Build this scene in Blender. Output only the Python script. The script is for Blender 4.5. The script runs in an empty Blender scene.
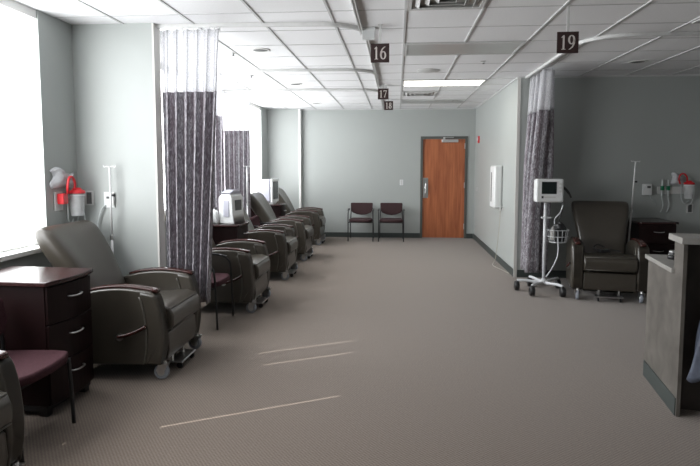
import bpy, bmesh, math, random
from mathutils import Vector, Matrix
random.seed(7)
PI = math.pi
sc = bpy.context.scene
COL = sc.collection

# ------------------------------------------------------------------ materials
def mat(name, color, rough=0.6, metal=0.0, spec=0.5, noise=None, bump=None, emit=None, alpha=None, trans=0.0, sheen=0.0, coat=0.0):
    m = bpy.data.materials.new(name); m.use_nodes = True
    nt = m.node_tree; b = nt.nodes['Principled BSDF']
    b.inputs['Base Color'].default_value = (*color, 1)
    b.inputs['Roughness'].default_value = rough
    b.inputs['Metallic'].default_value = metal
    b.inputs['Specular IOR Level'].default_value = spec
    b.inputs['Coat Weight'].default_value = coat
    b.inputs['Sheen Weight'].default_value = sheen
    if trans: b.inputs['Transmission Weight'].default_value = trans
    if alpha is not None: b.inputs['Alpha'].default_value = alpha
    if emit:
        b.inputs['Emission Color'].default_value = (*emit[0], 1)
        b.inputs['Emission Strength'].default_value = emit[1]
    tc = nt.nodes.new('ShaderNodeTexCoord')
    if noise:
        sc_, amt = noise
        n = nt.nodes.new('ShaderNodeTexNoise'); n.inputs['Scale'].default_value = sc_; n.inputs['Detail'].default_value = 4
        nt.links.new(tc.outputs['Object'], n.inputs['Vector'])
        r = nt.nodes.new('ShaderNodeValToRGB')
        r.color_ramp.elements[0].position = 0.3; r.color_ramp.elements[1].position = 0.7
        r.color_ramp.elements[0].color = (*[c * (1 - amt) for c in color], 1)
        r.color_ramp.elements[1].color = (*[min(1, c * (1 + amt)) for c in color], 1)
        nt.links.new(n.outputs['Fac'], r.inputs['Fac']); nt.links.new(r.outputs['Color'], b.inputs['Base Color'])
    if bump:
        sc_, st = bump
        n = nt.nodes.new('ShaderNodeTexNoise'); n.inputs['Scale'].default_value = sc_; n.inputs['Detail'].default_value = 3
        nt.links.new(tc.outputs['Object'], n.inputs['Vector'])
        bp = nt.nodes.new('ShaderNodeBump'); bp.inputs['Strength'].default_value = st; bp.inputs['Distance'].default_value = 0.01
        nt.links.new(n.outputs['Fac'], bp.inputs['Height']); nt.links.new(bp.outputs['Normal'], b.inputs['Normal'])
    return m

M = {}
M['wall'] = mat('grey green wall paint', (0.368, 0.388, 0.376), 0.45, noise=(1.2, 0.02), bump=(180, 0.03))
M['tile'] = mat('mineral fibre ceiling tile', (0.80, 0.80, 0.81), 0.9, noise=(90, 0.03), bump=(160, 0.15))
M['tbar'] = mat('white ceiling grid steel', (0.52, 0.52, 0.52), 0.45)
M['white'] = mat('white painted trim', (0.74, 0.74, 0.72), 0.45, noise=(3, 0.02))
M['guard'] = mat('off white corner guard', (0.60, 0.59, 0.56), 0.5, noise=(3, 0.02))
M['base'] = mat('dark green grey vinyl base', (0.045, 0.055, 0.052), 0.5, noise=(4, 0.05))
M['vinyl'] = mat('taupe grey vinyl', (0.048, 0.041, 0.032), 0.31, spec=0.65, noise=(14, 0.05), bump=(260, 0.10))
M['vinyl_pipe'] = mat('grey vinyl welt', (0.10, 0.093, 0.08), 0.35, noise=(14, 0.04))
M['cherry'] = mat('dark stained cherry wood', (0.010, 0.0032, 0.0034), 0.45, spec=0.2, noise=(6, 0.2))
M['cherrytop'] = mat('polished dark cherry top', (0.030, 0.012, 0.012), 0.22, spec=0.5, noise=(6, 0.15))
M['armwood'] = mat('dark mahogany arm cap', (0.045, 0.012, 0.010), 0.25, noise=(10, 0.2))
M['burg'] = mat('burgundy woven upholstery', (0.052, 0.022, 0.027), 0.9, spec=0.15, noise=(120, 0.25), bump=(300, 0.2))
M['burgdark'] = mat('dark plum woven upholstery', (0.034, 0.012, 0.014), 0.85, noise=(120, 0.25), bump=(300, 0.2))
M['black'] = mat('black powder coated steel', (0.010, 0.010, 0.011), 0.42, noise=(30, 0.1))
M['blackplastic'] = mat('black plastic', (0.014, 0.014, 0.015), 0.4, noise=(30, 0.1))
M['chrome'] = mat('brushed chrome', (0.62, 0.62, 0.62), 0.28, metal=1.0, noise=(30, 0.04))
M['steel'] = mat('satin steel pole', (0.66, 0.66, 0.66), 0.35, metal=0.15, noise=(30, 0.04))
M['wheel'] = mat('grey rubber wheel', (0.28, 0.30, 0.34), 0.5, noise=(30, 0.06))
M['plastic'] = mat('white moulded plastic', (0.68, 0.69, 0.69), 0.4, noise=(8, 0.02))
M['cartwhite'] = mat('white enamelled metal', (0.62, 0.63, 0.65), 0.35, noise=(8, 0.02))
M['redp'] = mat('red plastic', (0.62, 0.022, 0.03), 0.35, noise=(20, 0.05))
M['green'] = mat('green plastic', (0.01, 0.17, 0.08), 0.4, noise=(20, 0.05))
M['outlet'] = mat('dark grey outlet face', (0.09, 0.09, 0.09), 0.5, noise=(40, 0.1))
M['frame'] = mat('grey green painted steel frame', (0.085, 0.088, 0.08), 0.45, noise=(4, 0.04))
M['lam'] = mat('pale grey laminate', (0.30, 0.29, 0.27), 0.4, noise=(9, 0.08))
M['duct'] = mat('grey aluminium track', (0.58, 0.58, 0.57), 0.4, metal=0.0, noise=(20, 0.04))
M['louver'] = mat('white louvre steel', (0.55, 0.55, 0.54), 0.5, noise=(20, 0.03))
M['lens'] = mat('unlit prismatic light lens', (0.42, 0.43, 0.42), 0.35, noise=(200, 0.06))
M['lamp'] = mat('lit fluorescent lens', (0.9, 0.9, 0.85), 0.5, emit=((1.0, 0.97, 0.86), 5.0))
M['sign'] = mat('dark brown sign plate', (0.030, 0.013, 0.012), 0.45, noise=(20, 0.08))
M['digit'] = mat('cream sign lettering', (0.62, 0.58, 0.55), 0.5, noise=(40, 0.03))
M['screen'] = mat('dark monitor screen', (0.012, 0.018, 0.018), 0.15, noise=(30, 0.05))
M['bag'] = mat('slate blue plastic bag', (0.14, 0.16, 0.21), 0.3, noise=(9, 0.25), bump=(25, 0.5))
M['tube'] = mat('clear plastic tubing', (0.50, 0.53, 0.53), 0.3, noise=(30, 0.04))
M['cord'] = mat('beige cord', (0.45, 0.42, 0.36), 0.5, noise=(30, 0.04))
M['flash'] = mat('clear flowmeter plastic', (0.62, 0.66, 0.66), 0.2, alpha=0.75)
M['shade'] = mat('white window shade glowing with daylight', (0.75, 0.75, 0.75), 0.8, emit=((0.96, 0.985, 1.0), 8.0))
M['greybag'] = mat('lavender grey plastic casing', (0.36, 0.36, 0.42), 0.45, noise=(8, 0.04))

def see_through(name, color, op, rough=0.3):
    m = bpy.data.materials.new(name); m.use_nodes = True; nt = m.node_tree
    b = nt.nodes['Principled BSDF']; out = nt.nodes['Material Output']
    b.inputs['Base Color'].default_value = (*color, 1); b.inputs['Roughness'].default_value = rough
    t = nt.nodes.new('ShaderNodeBsdfTransparent'); mx = nt.nodes.new('ShaderNodeMixShader')
    tc = nt.nodes.new('ShaderNodeTexCoord'); n = nt.nodes.new('ShaderNodeTexNoise'); n.inputs['Scale'].default_value = 18
    nt.links.new(tc.outputs['Object'], n.inputs['Vector'])
    r = nt.nodes.new('ShaderNodeMapRange'); r.inputs[3].default_value = op * 0.7; r.inputs[4].default_value = min(1, op * 1.3)
    nt.links.new(n.outputs['Fac'], r.inputs[0]); nt.links.new(r.outputs[0], mx.inputs[0])
    nt.links.new(t.outputs[0], mx.inputs[1]); nt.links.new(b.outputs[0], mx.inputs[2]); nt.links.new(mx.outputs[0], out.inputs[0])
    return m
M['clear'] = see_through('clear plastic', (0.85, 0.87, 0.88), 0.45)
M['wrap'] = see_through('crinkled clear plastic wrap', (0.85, 0.85, 0.88), 0.42)
M['pane'] = see_through('window glass', (0.6, 0.65, 0.68), 0.06, 0.05)

def mesh_header():                                  # open white netting
    m = bpy.data.materials.new('white curtain netting'); m.use_nodes = True; nt = m.node_tree
    out = nt.nodes['Material Output']; b = nt.nodes['Principled BSDF']
    b.inputs['Base Color'].default_value = (0.8, 0.8, 0.82, 1); b.inputs['Roughness'].default_value = 0.9
    tl = nt.nodes.new('ShaderNodeBsdfTranslucent'); tl.inputs[0].default_value = (0.8, 0.8, 0.82, 1)
    m0 = nt.nodes.new('ShaderNodeMixShader'); m0.inputs[0].default_value = 0.5
    nt.links.new(b.outputs[0], m0.inputs[1]); nt.links.new(tl.outputs[0], m0.inputs[2])
    t = nt.nodes.new('ShaderNodeBsdfTransparent'); mx = nt.nodes.new('ShaderNodeMixShader')
    tc = nt.nodes.new('ShaderNodeTexCoord'); w = nt.nodes.new('ShaderNodeTexVoronoi'); w.inputs['Scale'].default_value = 160
    nt.links.new(tc.outputs['Object'], w.inputs['Vector'])
    r = nt.nodes.new('ShaderNodeMapRange'); r.inputs[1].default_value = 0.0; r.inputs[2].default_value = 0.8; r.inputs[3].default_value = 0.35; r.inputs[4].default_value = 0.85
    nt.links.new(w.outputs['Distance'], r.inputs[0]); nt.links.new(r.outputs[0], mx.inputs[0])
    nt.links.new(t.outputs[0], mx.inputs[1]); nt.links.new(m0.outputs[0], mx.inputs[2]); nt.links.new(mx.outputs[0], out.inputs[0])
    return m
M['net'] = mesh_header()

def curtain_fabric():                                # plum grey jacquard with pale vertical brush strokes
    m = bpy.data.materials.new('plum grey patterned curtain'); m.use_nodes = True; nt = m.node_tree
    b = nt.nodes['Principled BSDF']; b.inputs['Roughness'].default_value = 0.85; b.inputs['Specular IOR Level'].default_value = 0.2
    tc = nt.nodes.new('ShaderNodeTexCoord')
    mp = nt.nodes.new('ShaderNodeMapping'); mp.inputs['Scale'].default_value = (60, 14, 1)
    nt.links.new(tc.outputs['UV'], mp.inputs['Vector'])
    n = nt.nodes.new('ShaderNodeTexNoise'); n.inputs['Scale'].default_value = 1.0; n.inputs['Detail'].default_value = 5; n.inputs['Distortion'].default_value = 1.6
    nt.links.new(mp.outputs[0], n.inputs['Vector'])
    r = nt.nodes.new('ShaderNodeValToRGB'); e = r.color_ramp.elements
    e[0].position = 0.42; e[0].color = (0.17, 0.155, 0.175, 1)
    e[1].position = 0.66; e[1].color = (0.50, 0.50, 0.53, 1)
    x = e.new(0.52); x.color = (0.28, 0.27, 0.29, 1)
    nt.links.new(n.outputs['Fac'], r.inputs['Fac'])
    mp2 = nt.nodes.new('ShaderNodeMapping'); mp2.inputs['Scale'].default_value = (22, 0.15, 1)
    nt.links.new(tc.outputs['UV'], mp2.inputs['Vector'])
    n2 = nt.nodes.new('ShaderNodeTexNoise'); n2.inputs['Scale'].default_value = 1.0; n2.inputs['Detail'].default_value = 2
    nt.links.new(mp2.outputs[0], n2.inputs['Vector'])
    r2 = nt.nodes.new('ShaderNodeValToRGB'); e = r2.color_ramp.elements
    e[0].position = 0.45; e[0].color = (0, 0, 0, 1); e[1].position = 0.6; e[1].color = (1, 1, 1, 1)
    nt.links.new(n2.outputs['Fac'], r2.inputs['Fac'])
    mx = nt.nodes.new('ShaderNodeMixRGB'); mx.inputs[2].default_value = (0.16, 0.095, 0.12, 1)
    ml = nt.nodes.new('ShaderNodeMath'); ml.operation = 'MULTIPLY'; ml.inputs[1].default_value = 0.4
    nt.links.new(r2.outputs['Color'], ml.inputs[0]); nt.links.new(ml.outputs[0], mx.inputs[0])
    nt.links.new(r.outputs['Color'], mx.inputs[1]); nt.links.new(mx.outputs[0], b.inputs['Base Color'])
    return m
M['curtain'] = curtain_fabric()

def carpet():
    m = bpy.data.materials.new('brown grey woven carpet'); m.use_nodes = True; nt = m.node_tree
    b = nt.nodes['Principled BSDF']; b.inputs['Roughness'].default_value = 0.95; b.inputs['Specular IOR Level'].default_value = 0.15
    b.inputs['Sheen Weight'].default_value = 0.25; b.inputs['Sheen Roughness'].default_value = 0.5
    tc = nt.nodes.new('ShaderNodeTexCoord')
    ck = nt.nodes.new('ShaderNodeTexChecker'); ck.inputs['Scale'].default_value = 84
    ck.inputs['Color1'].default_value = (0.188, 0.149, 0.120, 1); ck.inputs['Color2'].default_value = (0.122, 0.094, 0.076, 1)
    mp = nt.nodes.new('ShaderNodeMapping'); mp.inputs['Rotation'].default_value = (0, 0, 0.15)
    nt.links.new(tc.outputs['Object'], mp.inputs['Vector']); nt.links.new(mp.outputs[0], ck.inputs['Vector'])
    n = nt.nodes.new('ShaderNodeTexNoise'); n.inputs['Scale'].default_value = 70; n.inputs['Detail'].default_value = 3
    nt.links.new(tc.outputs['Object'], n.inputs['Vector'])
    mr = nt.nodes.new('ShaderNodeMapRange'); mr.inputs[3].default_value = 0.7; mr.inputs[4].default_value = 1.3
    nt.links.new(n.outputs['Fac'], mr.inputs[0])
    mx = nt.nodes.new('ShaderNodeMixRGB'); mx.blend_type = 'MULTIPLY'; mx.inputs[0].default_value = 1
    nt.links.new(ck.outputs[0], mx.inputs[1]); nt.links.new(mr.outputs[0], mx.inputs[2]); nt.links.new(mx.outputs[0], b.inputs['Base Color'])
    bp = nt.nodes.new('ShaderNodeBump'); bp.inputs['Strength'].default_value = 0.4; bp.inputs['Distance'].default_value = 0.004
    nt.links.new(ck.outputs[1], bp.inputs['Height']); nt.links.new(bp.outputs['Normal'], b.inputs['Normal'])
    return m
M['carpet'] = carpet()

def wood_door():
    m = bpy.data.materials.new('orange cherry door veneer'); m.use_nodes = True; nt = m.node_tree
    b = nt.nodes['Principled BSDF']; b.inputs['Roughness'].default_value = 0.4
    tc = nt.nodes.new('ShaderNodeTexCoord'); mp = nt.nodes.new('ShaderNodeMapping'); mp.inputs['Scale'].default_value = (14, 14, 0.9)
    nt.links.new(tc.outputs['Object'], mp.inputs['Vector'])
    n = nt.nodes.new('ShaderNodeTexNoise'); n.inputs['Scale'].default_value = 1.6; n.inputs['Detail'].default_value = 6; n.inputs['Distortion'].default_value = 0.6
    nt.links.new(mp.outputs[0], n.inputs['Vector'])
    r = nt.nodes.new('ShaderNodeValToRGB'); e = r.color_ramp.elements
    e[0].position = 0.3; e[0].color = (0.27, 0.075, 0.030, 1); e[1].position = 0.75; e[1].color = (0.47, 0.155, 0.062, 1)
    nt.links.new(n.outputs['Fac'], r.inputs['Fac']); nt.links.new(r.outputs[0], b.inputs['Base Color'])
    return m
M['doorwood'] = wood_door()

def mottled():
    m = bpy.data.materials.new('mottled taupe laminate'); m.use_nodes = True; nt = m.node_tree
    b = nt.nodes['Principled BSDF']; b.inputs['Roughness'].default_value = 0.45
    tc = nt.nodes.new('ShaderNodeTexCoord'); n = nt.nodes.new('ShaderNodeTexNoise'); n.inputs['Scale'].default_value = 6; n.inputs['Detail'].default_value = 7
    n.inputs['Distortion'].default_value = 0.5
    nt.links.new(tc.outputs['Object'], n.inputs['Vector'])
    r = nt.nodes.new('ShaderNodeValToRGB'); e = r.color_ramp.elements
    e[0].position = 0.3; e[0].color = (0.075, 0.068, 0.060, 1); e[1].position = 0.75; e[1].color = (0.155, 0.142, 0.126, 1)
    nt.links.new(n.outputs['Fac'], r.inputs['Fac']); nt.links.new(r.outputs[0], b.inputs['Base Color'])
    return m
M['mottled'] = mottled()
M['shadelam'] = mat('brown laminate darkened as recess shade', (0.045, 0.036, 0.031), 0.5, noise=(7, 0.25))  # shade of the counter recess is put into this laminate colour

# ------------------------------------------------------------------ mesh helpers
def box(bm, x0, x1, y0, y1, z0, z1, bev=0.0, seg=2, mtx=None):
    vs = [bm.verts.new((x, y, z)) for x in (x0, x1) for y in (y0, y1) for z in (z0, z1)]
    F = [(0, 1, 3, 2), (4, 6, 7, 5), (0, 4, 5, 1), (2, 3, 7, 6), (0, 2, 6, 4), (1, 5, 7, 3)]
    fs = [bm.faces.new([vs[i] for i in f]) for f in F]
    if bev:
        es = list({e for f in fs for e in f.edges})
        r = bmesh.ops.bevel(bm, geom=es, offset=bev, segments=seg, profile=0.5, affect='EDGES')
        vs = list({v for f in r['faces'] for v in f.verts} | {v for v in vs if v.is_valid})
    if mtx:
        for v in vs: v.co = mtx @ v.co
    return vs

def prism(bm, prof, a0, a1, plane='yz', bev=0.0, seg=2):
    """profile in a plane, extruded along the remaining axis"""
    def mk(p, a):
        if plane == 'yz': return (a, p[0], p[1])
        if plane == 'xz': return (p[0], a, p[1])
        return (p[0], p[1], a)
    A = [bm.verts.new(mk(p, a0)) for p in prof]; B = [bm.verts.new(mk(p, a1)) for p in prof]
    fs = [bm.faces.new(A), bm.faces.new(list(reversed(B)))]
    n = len(prof); caps = list(fs)
    for i in range(n):
        fs.append(bm.faces.new([A[i], B[i], B[(i + 1) % n], A[(i + 1) % n]]))
    bmesh.ops.recalc_face_normals(bm, faces=fs)
    if bev:
        es = list({e for f in caps for e in f.edges})
        bmesh.ops.bevel(bm, geom=es, offset=bev, segments=seg, profile=0.5, affect='EDGES')

def frames(pts):
    out = []
    n = len(pts); up = Vector((0, 0, 1))
    for i in range(n):
        t = (pts[min(i + 1, n - 1)] - pts[max(i - 1, 0)]).normalized()
        a = t.cross(up)
        if a.length < 1e-3: a = t.cross(Vector((1, 0, 0)))
        a.normalize(); b = a.cross(t).normalized(); out.append((t, a, b))
    return out

def tube(bm, pts, r, seg=8, closed=False):
    pts = [Vector(p) for p in pts]
    rr = r if isinstance(r, (list, tuple)) else [r] * len(pts)
    # parallel transport
    n = len(pts); rings = []
    t0 = (pts[1] - pts[0]).normalized()
    a = t0.orthogonal().normalized()
    for i in range(n):
        if closed: t = (pts[(i + 1) % n] - pts[(i - 1) % n]).normalized()
        else: t = (pts[min(i + 1, n - 1)] - pts[max(i - 1, 0)]).normalized()
        a = (a - t * a.dot(t)).normalized(); b = t.cross(a)
        rings.append([bm.verts.new(pts[i] + (a * math.cos(2 * PI * k / seg) + b * math.sin(2 * PI * k / seg)) * rr[i]) for k in range(seg)])
    m = n if closed else n - 1
    for i in range(m):
        R, S = rings[i], rings[(i + 1) % n]
        for k in range(seg):
            bm.faces.new([R[k], R[(k + 1) % seg], S[(k + 1) % seg], S[k]])
    if not closed:
        bm.faces.new(list(reversed(rings[0]))); bm.faces.new(rings[-1])

def smooth_path(pts, n=6):
    pts = [Vector(p) for p in pts]; out = []
    P = [pts[0]] + pts + [pts[-1]]
    for i in range(1, len(P) - 2):
        for k in range(n):
            t = k / n; p0, p1, p2, p3 = P[i - 1], P[i], P[i + 1], P[i + 2]
            out.append(0.5 * ((2 * p1) + (p2 - p0) * t + (2 * p0 - 5 * p1 + 4 * p2 - p3) * t * t + (3 * p1 - p0 - 3 * p2 + p3) * t ** 3))
    out.append(pts[-1]); return out

def lathe(bm, prof, c=(0, 0, 0), axis='z', seg=20):
    rings = []
    for r, h in prof:
        ring = []
        for k in range(seg):
            a = 2 * PI * k / seg; u, v = r * math.cos(a), r * math.sin(a)
            p = {'z': (u, v, h), 'x': (h, u, v), 'y': (u, h, v)}[axis]
            ring.append(bm.verts.new(Vector(p) + Vector(c)))
        rings.append(ring)
    fs = []
    for i in range(len(rings) - 1):
        for k in range(seg):
            fs.append(bm.faces.new([rings[i][k], rings[i][(k + 1) % seg], rings[i + 1][(k + 1) % seg], rings[i + 1][k]]))
    fs.append(bm.faces.new(rings[0])); fs.append(bm.faces.new(rings[-1]))
    bmesh.ops.recalc_face_normals(bm, faces=fs)

def loft(bm, rings):
    R = [[bm.verts.new(p) for p in ring] for ring in rings]; n = len(R[0]); fs = []
    for i in range(len(R) - 1):
        for k in range(n):
            fs.append(bm.faces.new([R[i][k], R[i][(k + 1) % n], R[i + 1][(k + 1) % n], R[i + 1][k]]))
    fs.append(bm.faces.new(R[0])); fs.append(bm.faces.new(R[-1]))
    bmesh.ops.recalc_face_normals(bm, faces=fs)

def ribbon(bm, pts, widths, y0, y1):
    """flat stroke in the xz plane with variable width, thickness y0..y1"""
    L, Rr = [], []
    n = len(pts)
    for i in range(n):
        a = Vector(pts[max(i - 1, 0)]); b = Vector(pts[min(i + 1, n - 1)]); d = (b - a).normalized(); nn = Vector((-d.y, d.x))
        w = widths[i] / 2; p = Vector(pts[i]); L.append(p + nn * w); Rr.append(p - nn * w)
    for i in range(n - 1):
        q = [L[i], Rr[i], Rr[i + 1], L[i + 1]]
        A = [bm.verts.new((p.x, y0, p.y)) for p in q]; B = [bm.verts.new((p.x, y1, p.y)) for p in q]
        fs = [bm.faces.new(A), bm.faces.new(B[::-1])] + [bm.faces.new([A[k], B[k], B[(k + 1) % 4], A[(k + 1) % 4]]) for k in range(4)]
        bmesh.ops.recalc_face_normals(bm, faces=fs)

def obj(name, bm, m, parent=None, smooth=False, loc=None, rz=0.0):
    me = bpy.data.meshes.new(name); bm.normal_update(); bm.to_mesh(me); bm.free()
    me.materials.append(m)
    if smooth:
        for p in me.polygons: p.use_smooth = True
    o = bpy.data.objects.new(name, me); COL.objects.link(o)
    if smooth == 'auto':
        md = o.modifiers.new('wn', 'WEIGHTED_NORMAL'); md.keep_sharp = False; md.weight = 80
    if parent: o.parent = parent
    if loc is not None: o.location = loc
    if rz: o.rotation_euler.z = rz
    return o

def tag(o, label=None, cat=None, group=None, kind=None):
    for k, v in (('label', label), ('category', cat), ('group', group), ('kind', kind)):
        if v: o[k] = v
    return o
def thing(name, label, cat, loc=(0, 0, 0), rz=0.0, group=None):
    o = bpy.data.objects.new(name, None); COL.objects.link(o); o.empty_display_size = 0.1
    o.location = loc; o.rotation_euler = (0, 0, rz)
    return tag(o, label, cat, group)
def struct(name, bm, m, parent=None, smooth=False):
    o = obj(name, bm, m, parent, smooth)
    if not parent: o['kind'] = 'structure'
    return o
def dup(root, loc, rz, label, group=None):
    r = root.copy(); COL.objects.link(r); r.location = loc; r.rotation_euler = (0, 0, rz); r['label'] = label
    if group: r['group'] = group
    for ch in list(root.children):
        c = ch.copy(); COL.objects.link(c); c.parent = r
        for g in list(ch.children):
            d = g.copy(); COL.objects.link(d); d.parent = c
    return r
BM = bmesh.new
def quick(name, parent, m, *boxes, bev=0.0, smooth=False):
    bm = BM()
    for b in boxes: box(bm, *b, bev=bev)
    return obj(name, bm, m, parent, smooth)

# ------------------------------------------------------------------ the room
XL, YB, ZC = -2.85, 12.35, 2.82
XR, YA, XE, YN = 1.68, 8.08, 6.4, -3.0
def sbox(name, m, *boxes, bev=0.0):
    bm = BM()
    for b in boxes: box(bm, *b, bev=bev)
    return struct(name, bm, m)
sbox('floor', M['carpet'], (XL - .3, XE + .2, YN - .2, YB + .2, -.1, 0))
sbox('ceiling', M['tile'], (XL - .3, XE + .2, YN - .2, YB + .2, ZC, ZC + .1))
W1, W2, W3 = (0.9, 4.33), (5.15, 8.55), (8.85, 11.68)
SILL, HEAD = 0.90, 2.80
T = .17
bm = BM()
yy = [YN - .2, W1[0], W1[1], W2[0], W2[1], W3[0], W3[1], YB + .2]
for i in range(0, 8, 2): box(bm, XL - T, XL, yy[i], yy[i + 1], 0, ZC)
for w in (W1, W2, W3): box(bm, XL - T, XL, w[0], w[1], 0, SILL)
struct('wall_left', bm, M['wall'])
sbox('wall_back', M['wall'], (XL - T, .51, YB, YB + .12, 0, ZC), (1.52, XE, YB, YB + .12, 0, ZC), (.51, 1.52, YB, YB + .12, 2.22, ZC))
sbox('wall_right', M['wall'], (XR, XR + .12, YA, YB, 0, ZC))
sbox('wall_alcove_back', M['wall'], (XR + .12, XE, YA, YA + .12, 0, ZC))
sbox('wall_alcove_right', M['wall'], (XE, XE + .12, YN, YA + .12, 0, ZC))
sbox('wall_behind', M['wall'], (XL - T, XE + .12, YN - .12, YN, 0, ZC))
WX = -2.12
sbox('wall_wing_near', M['wall'], (XL, WX, 4.80, 4.92, 0, ZC))
sbox('wall_wing_far', M['wall'], (XL, WX, 12.22, YB, 0, ZC))
# white corner guards
sbox('trim_1', M['guard'], (WX - .004, WX + .012, 4.795, 4.925, 0, ZC - .002))
sbox('trim_2', M['white'], (WX - .03, WX + .012, 12.205, YB - .001, 0, ZC - .002))
sbox('trim_3', M['guard'], (XR - .012, XR + .03, YA - .012, YA + .0, 0, ZC - .002))
# baseboards
BH, BT = .105, .012
sbox('baseboard_back', M['base'], (WX + .02, .51, YB - BT, YB - .0005, 0, BH), (1.52, XR - .02, YB - BT, YB - .0005, 0, BH))
sbox('baseboard_right', M['base'], (XR - BT, XR - .0005, YA + .01, YB - BT, 0, BH))
sbox('baseboard_alcove', M['base'], (XR + .04, XE - .001, YA - BT, YA - .0005, 0, BH))
sbox('baseboard_left', M['base'], (XL + .0005, XL + BT, YN, 4.78, 0, BH), (XL + .0005, XL + BT, 4.94, 12.2, 0, BH), (XL + BT, WX - .02, 4.788, 4.7995, 0, BH))
# ceiling grid
gx0, gy0, g = .06, 4.555, .61
bm = BM()
k = -5
while gx0 + k * g < XE:
    x = gx0 + k * g
    if x > XL: box(bm, x - .010, x + .010, YN, YB, ZC - .007, ZC + .002)
    k += 1
struct('trim_4', bm, M['tbar'])
bm = BM(); k = -11
while gy0 + k * g < YB:
    y = gy0 + k * g
    if y > YN: box(bm, XL, XE, y - .008, y + .008, ZC - .003, ZC + .002)
    k += 1
struct('trim_5', bm, M['tbar'])
# wall angle round the ceiling
sbox('trim_6', M['tbar'], (WX, XR, YB - .02, YB - .001, ZC - .02, ZC - .001), (XR - .02, XR - .001, YA, YB, ZC - .02, ZC - .001), (XR, XE, YA - .02, YA - .001, ZC - .02, ZC - .001))

# windows with shades; narrow gaps at the shade edges let blades of sun through
slits = {1: [(2.38, [(1.55, 2.74), (.98, 1.30)]), (3.28, [(1.92, 2.74)]), (3.61, [(1.84, 2.74)])],
         2: [(6.02, [(1.88, 2.74)]), (6.86, [(2.2, 2.74)]), (6.62, [(1.95, 2.5)])], 3: [(9.9, [(1.9, 2.6)])]}
for i, w in enumerate((W1, W2, W3), 1):
    root = bpy.data.objects.new('window_%d' % i, None); COL.objects.link(root); root['kind'] = 'structure'
    root.location = (XL - .1, (w[0] + w[1]) / 2, SILL)
    def lo(b): return (b[0] - root.location.x, b[1] - root.location.x, b[2] - root.location.y, b[3] - root.location.y, b[4] - SILL, b[5] - SILL)
    bm = BM(); xo = XL - T
    n = max(2, round((w[1] - w[0]) / 1.2))
    for b in [(xo, xo + .03, w[0], w[1], SILL, SILL + .03), (xo, xo + .03, w[0], w[1], HEAD - .03, HEAD)]: box(bm, *lo(b))
    for k in range(n + 1):
        y = w[0] + (w[1] - w[0]) * k / n
        a, b2 = max(w[0], y - .02), min(w[1], y + .02)
        box(bm, *lo((xo, xo + .03, a, b2, SILL, HEAD)))
    obj('window_frame', bm, M['white'], root)
    bm = BM(); box(bm, *lo((xo + .012, xo + .018, w[0], w[1], SILL + .03, HEAD - .03)))
    obj('window_pane', bm, M['pane'], root)
    bm = BM(); box(bm, *lo((xo + .03, XL + .035, w[0] + .001, w[1] - .001, SILL, SILL + .04)), bev=.006)
    obj('window_sill', bm, M['white'], root)
    bm = BM(); box(bm, *lo((XL - .13, XL - .012, w[0] + .002, w[1] - .002, HEAD - .05, HEAD + .018)))
    obj('shade_headrail', bm, M['white'], root)
    # shade: cellular pleats with openings at the slits
    xs = XL - .105; z0, z1 = SILL + .055, HEAD - .055
    cuts = sorted(slits[i]); cols = []; y = w[0] + .004; sw = .014
    for (sy, op) in cuts:
        cols.append((y, sy - sw / 2, [])); cols.append((sy - sw / 2, sy + sw / 2, op)); y = sy + sw / 2
    cols.append((y, w[1] - .004, []))
    zs = []
    zz = z0
    while zz < z1: zs.append(zz); zz += .025
    zs.append(z1)
    bm = BM()
    ys = [c[0] for c in cols] + [cols[-1][1]]
    grid = [[bm.verts.new((xs + (.004 if j % 2 else 0) - root.location.x, yv - root.location.y, z - SILL)) for j, z in enumerate(zs)] for yv in ys]
    for c in range(len(cols)):
        for j in range(len(zs) - 1):
            zm = (zs[j] + zs[j + 1]) / 2
            if any(a < zm < b for a, b in cols[c][2]): continue
            bm.faces.new([grid[c][j], grid[c + 1][j], grid[c + 1][j + 1], grid[c][j + 1]])
    obj('window_shade', bm, M['shade'], root)
    bm = BM(); box(bm, *lo((xs - .012, xs + .018, w[0] + .004, w[1] - .004, SILL + .042, SILL + .058)))
    obj('shade_bottom_rail', bm, M['white'], root)

# door
d = bpy.data.objects.new('door_1', None); COL.objects.link(d); d.location = (1.015, YB, 0); d['kind'] = 'structure'
quick('door_frame', d, M['frame'], (-.505, -.455, -.02, .1, 0, 2.22), (.455, .505, -.02, .1, 0, 2.22), (-.455, .455, -.02, .1, 2.165, 2.22))
quick('door_leaf', d, M['doorwood'], (-.452, .452, .012, .055, .008, 2.162))
o = quick('push_plate', d, M['chrome'], (-.445, -.335, .004, .012, .88, 1.32), bev=.002)
bm = BM(); tube(bm, smooth_path([(-.385, .004, .97), (-.385, -.05, .99), (-.385, -.055, 1.1), (-.385, -.05, 1.2), (-.385, .004, 1.22)]), .014); box(bm, -.41, -.36, -.03, .006, 1.06, 1.14)
obj('door_handle', bm, M['chrome'], d, True)
quick('door_closer', d, M['chrome'], (-.05, .30, -.045, .012, 2.09, 2.15), (-.02, .02, -.06, -.02, 2.14, 2.20), (.0, .2, -.07, -.05, 2.185, 2.2), bev=.004)
for z in (.2, 1.1, 1.95): quick('hinge', d, M['chrome'], (.440, .462, -.006, .013, z, z + .12))

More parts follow.
